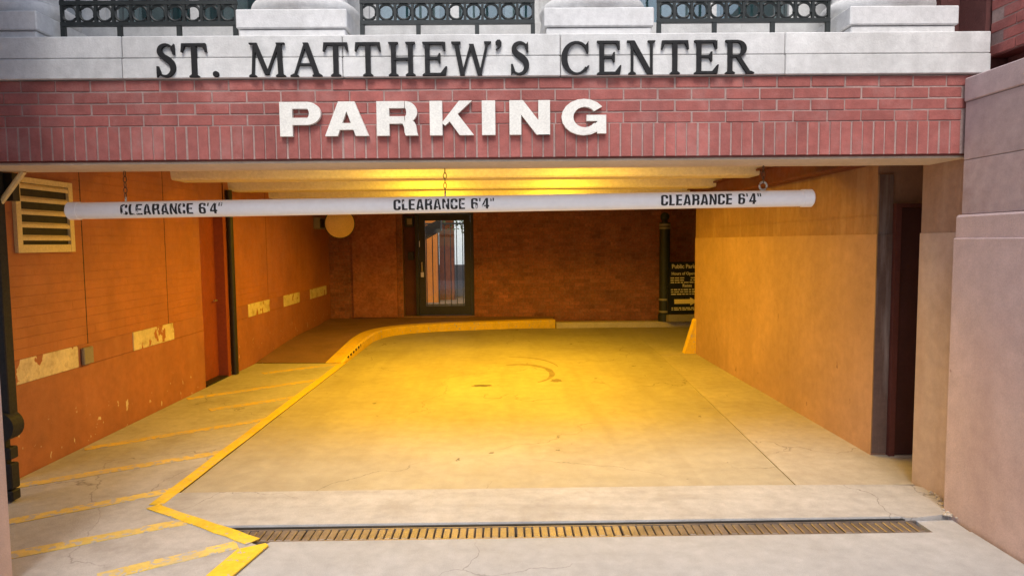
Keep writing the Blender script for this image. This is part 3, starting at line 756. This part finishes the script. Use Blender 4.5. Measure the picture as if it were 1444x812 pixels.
MB().tube([Vector((-3.1, 12.5, 2.08)) - ax * .04, (-3.56, 12.95, 2.1)], .018, 8).build('bracket', M['dark_metal'], cm)
# black downpipe at the right of the back wall
pp = empty('black_post', (3.17, 13.0, .1), 'black post with ball cap and pale bands beside the parking board', 'post')
MB().lathe((3.17, 13.02, 0), [(.125, .1055), (.125, .24), (.105, .25), (.105, 2.02), (.11, 2.03), (.11, 2.06)], 18).build('shaft', M['iron'], pp, smooth=True)
MB().lathe((3.17, 13.02, 0), [(.06, 2.06), (.06, 2.09)] + [(.09 * math.cos(R(a)), 2.17 + .09 * math.sin(R(a))) for a in range(-60, 90, 15)] + [(.005, 2.26)], 16).build('ball_cap', M['iron'], pp, smooth=True)
for z in (.28, .52, 1.93, 1.99): MB().lathe((3.17, 13.02, 0), [(.109, z), (.113, z + .004), (.113, z + .036), (.109, z + .04)], 18).build('band', M['box_grey'], pp)

# leaning public parking board
sb = empty('parking_board', (3.60, 12.86, .10), 'black board headed Public Parking with pale yellow arrow, by right wall', 'sign', rot=(R(-7), 0, R(4)))
MB().box(-.40, .40, -.02, .02, .16, 1.19, .006).build('board', M['sign_black'], sb, local=True)
MB().box(-.42, .42, -.14, .2, .006, .15, .01).build('base', M['box_grey'], sb, local=True)
def board_text(t, size, z, m='sign_text', sx=1.0, x=0, bold=.0):
    me = text_mesh(t, size, bold, sx); 
    me.transform(Matrix.Translation((x, -.0225, z)) @ Matrix.Rotation(R(90), 4, 'X')); me.materials.clear(); me.materials.append(M[m])
    o = bpy.data.objects.new('lettering', me); COL.objects.link(o); o.parent = sb
board_text('Public Parking', .115, 1.06, sx=.92, bold=.003)
board_text('Hours of Operation', .082, .93, sx=.92, bold=.002)
board_text('Rates', .085, .69, bold=.002)
mb = MB(); random.seed(5)
for z, n_ in ((.86, 2), (.815, 2), (.77, 2), (.63, 2), (.585, 2), (.54, 1), (.27, 1), (.235, 1)):
    x = -.33
    while x < .3:
        l = random.uniform(.03, .1)
        if n_ == 1 or not (-.06 < x < .02): mb.box(x, x + l, -.0222, -.0202, z, z + .02)
        x += l + .018
tag(mb.build('small_print', M['sign_text'], sb, local=True), kind='stuff')
mb = MB(); ar = [(-.27, .36), (.05, .36), (.05, .325), (.2, .405), (.05, .485), (.05, .45), (-.27, .45)]
mb.prism(ar, lambda a, b: (a, -.0232, b), lambda a, b: (a, -.0202, b)).build('arrow', M['sign_arrow'], sb, local=True)

# ------------------------------------------------------------------ right wall
rwl = empty('right_wall', (XR, 7.5, 0), 'pink stucco wall along the right side with a low ledge line', 'wall')
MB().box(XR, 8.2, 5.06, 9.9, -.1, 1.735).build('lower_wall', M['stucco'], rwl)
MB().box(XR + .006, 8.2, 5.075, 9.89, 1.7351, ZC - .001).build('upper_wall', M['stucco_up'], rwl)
MB().box(XR + .0005, XR + .0055, 5.08, 9.88, 1.875, 1.882).build('string_line', M['stucco_up'], rwl)
mb = MB()
mb.box(XR + .0, 2.985, 5.045, 5.0595, .02, 1.735)
mb.build('end_face', M['grey_end'], rwl)
MB().box(XR + .006, 2.985, 5.05, 5.0745, 1.7355, 2.19).build('end_face', M['grey_end'], rwl)
# alcove side and back beyond the door
MB().box(4.0, 4.2, 4.0, 5.05, -.1, ZC).build('alcove_wall', M['stucco'], rwl)
md = empty('steel_door', (3.3, 5.05, 0), 'plain dark maroon steel door in the right alcove', 'door')
MB().box(3.03, 3.9, 5.03, 5.058, .012, 1.93).build('door_leaf', M['maroon'], md)
f = MB(); f.box(2.988, 3.03, 5.01, 5.058, .005, 1.965).box(3.03, 3.9, 5.01, 5.058, 1.935, 1.965)
f.build('frame', M['maroon_frame'], md)
MB().box(2.99, 3.99, 5.0, 5.2, -.05, .004).build('threshold', M['kerb_conc'], md)
nr = empty('entrance_wall', (2.85, 4.2, 0), 'pink stucco wall end between maroon door and entrance pier', 'wall')
MB().box(2.825, 3.99, 3.99, 4.46, -.1, 1.735).build('lower_wall', M['entry_stucco'], nr)
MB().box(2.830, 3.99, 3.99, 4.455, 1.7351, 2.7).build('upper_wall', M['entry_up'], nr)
# red oxide steel channel and hangers along the top
ch = empty('steel_channel', (2.82, 7.4, 2.33), 'red oxide steel channel along the top of the right wall', 'beam')
MB().box(2.735, 2.878, 5.1, 9.88, 2.27, 2.29).box(2.78, 2.80, 5.1, 9.88, 2.2901, 2.447).box(2.735, 2.878, 5.1, 9.88, 2.4471, 2.465).build('channel', M['steel_red'], ch)
for y in (5.5, 6.4, 7.6, 8.9): MB().tube([(2.80, y, 2.466), (2.80, y, 2.719)], .012, 8).build('hanger_rod', M['dark_metal'], ch)
# yellow wedge at the far end of the wall
o = MB().prism([(2.70, 0), (2.869, 0), (2.869, .52), (2.85, .50)], lambda a, b: (a, 9.8, b), lambda a, b: (a, 9.95, b)).build('corner_guard', M['yellow']); tag(o, 'yellow painted wedge guard at the far foot of right wall', 'corner guard')

# ------------------------------------------------------------------ right pier
rp = empty('entrance_pier', (3.2, 2.8, 0), 'pink sandstone pier at the right of the entrance', 'pier')
MB().box(2.715, 4.0, .6, 3.965, -.1, 1.70, .006).build('plinth', M['sandstone'], rp)
MB().prism([(2.728, 1.7005), (4.0, 1.7005), (4.0, 1.838), (2.742, 1.838), (2.728, 1.825)], lambda a, b: (a, .605, b), lambda a, b: (a, 3.962, b)).build('string_course', M['sandstone'], rp)
ys = (.61, 1.6, 2.55, 3.33, 3.958)
for r, (za, zb) in enumerate(((1.841, 2.16), (2.163, 2.503))):
    yy = ys if r else (.61, 1.2, 2.1, 3.05, 3.958)
    for a, b in zip(yy, yy[1:]):
        MB().box(2.755, 4.0, a + .0015, b - .0015, za, zb, .003).build('stone', M['sandstone_up'], rp)
MB().box(2.747, 4.0, .605, 3.962, 2.506, 2.645, .006).build('coping', M['sandstone_up'], rp)
# brick wall over the pier
ub = empty('upper_brick_wall', (3.3, 2.8, 2.645), 'red brick wall overhanging the right pier above its coping', 'brick wall')
MB().box(3.06, 4.0, .6, 4.04, 2.6455, 2.79).build('recess', M['dark_brick'], ub)
MB().box(2.956, 4.0, .6, 4.043, 2.7905, 4.6).build('mortar', M['mortar'], ub)
MB().box(2.952, 4.0, .6, 4.048, 2.782, 2.7895).build('shelf_angle', M['steel_red'], ub)
bm_r = brick_mesh('brick', .05, .195, .0585, M['brick'])
for r in range(9):
    y = 4.045 - .0985 - (.1 if r % 2 else 0)
    while y > 2.4:
        inst('brick', bm_r, (2.951 + .024 + random.uniform(-.002, .002), y, 2.822 + r * .067), ub); y -= .2035
# dark brick return behind
o = MB().box(2.81, 4.0, 4.3, 4.9, 2.925, 4.6).box(2.91, 4.0, 4.06, 4.62, 2.60, 2.9245).box(2.93, 4.0, 4.06, 4.299, 2.9246, 4.6).build('brick_return', M['dark_brick']); tag(o, 'dark brick return beside the rightmost stone column', 'brick wall')

# ------------------------------------------------------------------ left pier and gate post
lp = empty('left_pier', (-3.2, 3.0, 0), 'reddish sandstone pier at the left edge of the entrance', 'pier')
MB().box(-4.2, -2.50, 2.5, 3.25, -.1, 1.70, .006).build('plinth', M['sandstone'], lp)
MB().box(-4.2, -2.54, 2.51, 3.24, 1.703, 2.645, .006).build('shaft', M['sandstone_up'], lp)
MB().box(-4.2, -2.62, 1.2, 3.22, 2.646, 6.5, .006).build('unseen_shade_block', M['dark_brick'], lp)  # unseen block added to cut off sky and darken the facade's left
gp = empty('gate_post', (-3.28, 4.32, 0), 'black iron gate post with roller and hinge at the left edge', 'gate post')
MB().box(-3.40, -3.245, 4.27, 4.35, .60, 2.19, .006).build('post', M['rubber'], gp)
MB().tube([(-3.30, 4.24, .53), (-3.30, 4.34, .53)], .098, 24).build('roller', M['rubber'], gp, smooth=True)
MB().box(-3.36, -3.30, 4.29, 4.34, .02, .599, .004).build('stem', M['rubber'], gp)
for z0_, z1_ in ((.30, .38), (.10, .27), (.022, .09)): MB().box(-3.36, -3.265, 4.28, 4.36, z0_, z1_, .008).build('hinge', M['rubber'], gp)
MB().tube([(-3.28, 4.33, 1.96), (-3.10, 4.33, 2.185)], .018, 8).build('brace', M['vent'], gp)
o = MB().box(-3.56, -3.2, 4.36, 4.42, 2.0, 2.18).build('gate_box', M['dark_metal'], gp)

# ------------------------------------------------------------------ clearance bar on chains
cb = empty('clearance_bar', (-.4, 4.35, 1.95), "white clearance pipe hung across the entrance printed CLEARANCE 6'4\"", 'clearance bar')
A = Vector((-2.825, 4.35, 1.929)); B = Vector((2.02, 4.35, 1.971)); RP = .054
MB().tube([A.lerp(B, k / 12) for k in range(13)], RP, 40).build('pipe', M['pvc'], cb, smooth=True)
du = (B - A).normalized()
MB().tube([B - du * .06, B + du * .004, B + du * .014], [RP + .004, RP + .004, RP - .008], 40).build('end_cap', M['pvc'], cb, smooth=True)
MB().tube([A + du * .06, A - du * .004, A - du * .014], [RP + .004, RP + .004, RP - .008], 40).build('end_cap', M['pvc'], cb, smooth=True)
def rrect(x0, x1, y0, y1, r, n=4):
    out = []
    for cx, cy, a0 in ((x1 - r, y1 - r, 0), (x0 + r, y1 - r, 90), (x0 + r, y0 + r, 180), (x1 - r, y0 + r, 270)):
        out += [(cx + r * math.cos(R(a0 + 90 * k / n)), cy + r * math.sin(R(a0 + 90 * k / n))) for k in range(n + 1)]
    return out
def loopband(o_, i_): return [[o_[k], o_[(k + 1) % len(o_)], i_[(k + 1) % len(o_)], i_[k]] for k in range(len(o_))]
def gothic(ch):
    s_, w, t = .17, .50, .15
    if ch == 'L': return .40, [rect(0, s_, 0, 1), rect(s_, .40, 0, t)]
    if ch == 'E': return .43, [rect(0, s_, 0, 1), rect(s_, .43, 0, t), rect(s_, .43, 1 - t, 1), rect(s_, .40, .43, .57)]
    if ch == 'A': return .54, [[(0, 0), (.165, 0), (.27, .80), (.27, 1), (.165, 1)], [(.54, 0), (.375, 0), (.27, .80), (.27, 1), (.375, 1)], [(.15, .17), (.39, .17), (.37, .31), (.17, .31)]]
    if ch == 'N': return w, [rect(0, .15, 0, 1), rect(w - .15, w, 0, 1), [(.15, 1), (.15, .62), (w - .15, 0), (w - .15, .38)]]
    if ch == 'C':
        o_, i_ = rrect(0, w, 0, 1, .2), rrect(s_, w - s_, t, 1 - t, .09)
        q = [b for b in loopband(o_, i_) if not all(.34 < p[1] < .66 or p[0] > w and False for p in b)]
        q = [b for b in loopband(o_, i_)]
        q = [b for b in q if not (min(p[0] for p in b) > w / 2 and max(p[1] for p in b) - min(p[1] for p in b) > .45)]
        return w, q + [rect(w - s_, w, .64, .8), rect(w - s_, w, .2, .36)]
    if ch == 'R':
        o_, i_ = rrect(s_ - .02, w, .40, 1, .19), rrect(s_, w - s_, .55, 1 - t, .08)
        return w + .01, [rect(0, s_, 0, 1)] + [b for b in loopband(o_, i_) if max(p[0] for p in b) > s_ + .01] + [rect(s_, .26, .40, .55), [(.34, .46), (.50, .40), (.51, 0), (.345, 0)]]
    if ch == '6':
        return .48, loopband(rrect(0, .48, 0, .60, .18), rrect(.16, .32, .13, .47, .07)) + [rect(0, .16, .40, .82), rect(.32, .48, .70, .80)] + loopband(rrect(0, .48, .5, 1, .18), rrect(.16, .32, .6, .87, .07))[0:11]
    if ch == '4': return .50, [rect(.27, .43, 0, 1), rect(0, .27, .2, .34), rect(.43, .50, .2, .34), [(0, .34), (.14, .34), (.27, .80), (.27, 1)]]
    if ch == "'": return .12, [rect(.01, .11, .68, 1)]
    if ch == '"': return .28, [rect(.01, .10, .68, 1), rect(.17, .26, .68, 1)]
    return .26, []
def wrap_text(cx, m, width, h=.073):
    x = 0; polys = []
    for ch in "CLEARANCE 6'4\"":
        w, ps = gothic(ch)
        polys += [[[(x + a, b) for a, b in p] for p in ps]] if ps else []; x += w + .085
    k = width / (x - .085)
    for ps in polys: wrap_letter(ps, cx, m, width, h, k)
def wrap_letter(polys, cx, m, width, h, k):
    bm = bmesh.new()
    for p in polys: bm.faces.new([bm.verts.new((a * k - width / 2, b * h, 0)) for a, b in p])
    for q in range(1, 10):
        bmesh.ops.bisect_plane(bm, geom=bm.verts[:] + bm.edges[:] + bm.faces[:], plane_co=(0, q * h / 10, 0), plane_no=(0, 1, 0))
    for i, v in enumerate(bm.verts):
        a = (v.co.y - h * .46) / RP + R(-3); c = A.lerp(B, (cx + v.co.x - A.x) / (B.x - A.x)); rr = RP + .0009
        v.co = Vector((c.x, c.y - rr * math.cos(a), c.z + rr * math.sin(a)))
    mb = MB(); mb.bm.free(); mb.bm = bm
    mb.build('letter', m, cb)
wrap_text(-2.147, M['print_worn'], .655)
wrap_text(-.39, M['print_worn'], .652)
wrap_text(1.348, M['print'], .655)
def chain(x, z0, z1):
    mb = MB(); n_ = max(2, round((z1 - z0) / .034)); st = (z1 - z0) / n_
    for k in range(n_):
        zc = z0 + st * (k + .5); pts = []
        for a in range(0, 360, 36):
            dx, dz = .011 * math.cos(R(a)), (st * .62) * math.sin(R(a))
            pts.append((x + dx, 4.35, zc + dz) if k % 2 else (x, 4.35 + dx, zc + dz))
        mb.tube(pts, .0027, 6, closed=True)
    return mb.build('chain', M['chain'], cb, smooth=True)
for x in (-2.465, -.385, 1.705):
    zp = A.lerp(B, (x - A.x) / (B.x - A.x)).z + RP
    ring = [(x + .024 * math.cos(R(a)), 4.35, zp + .030 + .026 * math.sin(R(a))) for a in range(0, 360, 24)]
    if x > 1: MB().tube(ring, .0075, 8, closed=True).build('eye_bolt', M['steel'], cb, smooth=True)
    else: MB().tube([(x, 4.35, zp - .006), (x, 4.35, zp + .03)], .006, 8).build('eye_bolt', M['steel'], cb)
    chain(x, zp + (.05 if x > 1 else .02), 2.184)

# ------------------------------------------------------------------ made-up courtyard standing in for reflections in the glass door
cf = MB().box(-8, 6, YB + .31, 26, -.12, .12).build('standin_floor', M['standin_ground']); tag(cf, kind='structure')
o = MB().box(-3.2, -1.78, 17.5, 17.8, .121, 3.1).build('standin_wall', M['standin_orange']); tag(o, 'orange stand-in wall for reflections in left half of the glass door', 'wall')
o = MB().box(-8, 6, 21, 21.3, .121, 3.4).build('standin_wall', M['standin_pale']); tag(o, 'pale stand-in wall for bright reflections, far behind the glass door', 'wall')
o = MB().box(-1.80, -1.40, 18.2, 18.5, .121, 2.35).build('standin_pillar', M['standin_brown']); tag(o, 'brown stand-in pillar behind bars for reflections in the glass door', 'pillar')
o = MB().box(-6, 4, 19.4, 19.6, .121, 1.05).build('standin_low_wall', M['standin_grey']); tag(o, 'low grey stand-in wall for reflections in lower half of the glass door', 'wall')
st = MB().prism([(-2.6, 1.35), (-1.42, 1.98), (-1.42, 2.24), (-2.6, 1.66)], lambda a, b: (a, 14.75, b), lambda a, b: (a, 15.15, b)).build('standin_stair', M['dark_metal']); tag(st, 'dark sloping stand-in stair for a reflection in the glass door', 'stair')
fe = empty('standin_fence', (-1.2, 15.3, .12), 'thin black stand-in bar fence for reflections in the glass door', 'fence')
bmx = MB().tube([(0, 0, 0), (0, 0, 2.0)], .011, 6).mesh('bar', M['iron'])
for k in range(14): inst('bar', bmx, (-1.95 + k * .14, 15.3, .121), fe)
MB().box(-2.0, .1, 15.285, 15.315, 2.12, 2.16).box(-2.0, .1, 15.287, 15.313, .25, .28).build('rail', M['iron'], fe)
tr = empty('standin_tree', (-1.05, 18, .12), 'leafy small stand-in tree for reflections at top right of the glass door', 'tree')
tk = MB().tube([(-.85, 18, .12), (-.9, 18, 1.2), (-1.0, 18.05, 2.6), (-1.1, 18, 3.6)], [.06, .05, .035, .015], 8)
for k in range(5): tk.tube([(-1.0, 18.03, 2.0 + k * .25), (-1.0 + .6 * math.cos(k * 2.1), 18 + .5 * math.sin(k * 2.1), 2.5 + k * .28)], [.025, .008], 6)
tk.build('trunk', M['bark'], tr)
mb = MB(); random.seed(3)
for k in range(700):
    while True:
        p = Vector((random.uniform(-1, 1), random.uniform(-1, 1), random.uniform(-1, 1)))
        if p.length < 1: break
    c = Vector((-1.0, 18, 2.75)) + Vector((p.x * .95, p.y * .8, p.z * .85))
    u = Vector((random.gauss(0, 1), random.gauss(0, 1), random.gauss(0, 1))).normalized(); v = u.orthogonal().normalized(); s_ = random.uniform(.04, .08)
    mb.bm.faces.new([mb.bm.verts.new(c + q) for q in (u * s_, v * s_ * .5, -u * s_, -v * s_ * .5)])
mb.build('crown', M['leaf'], tr)
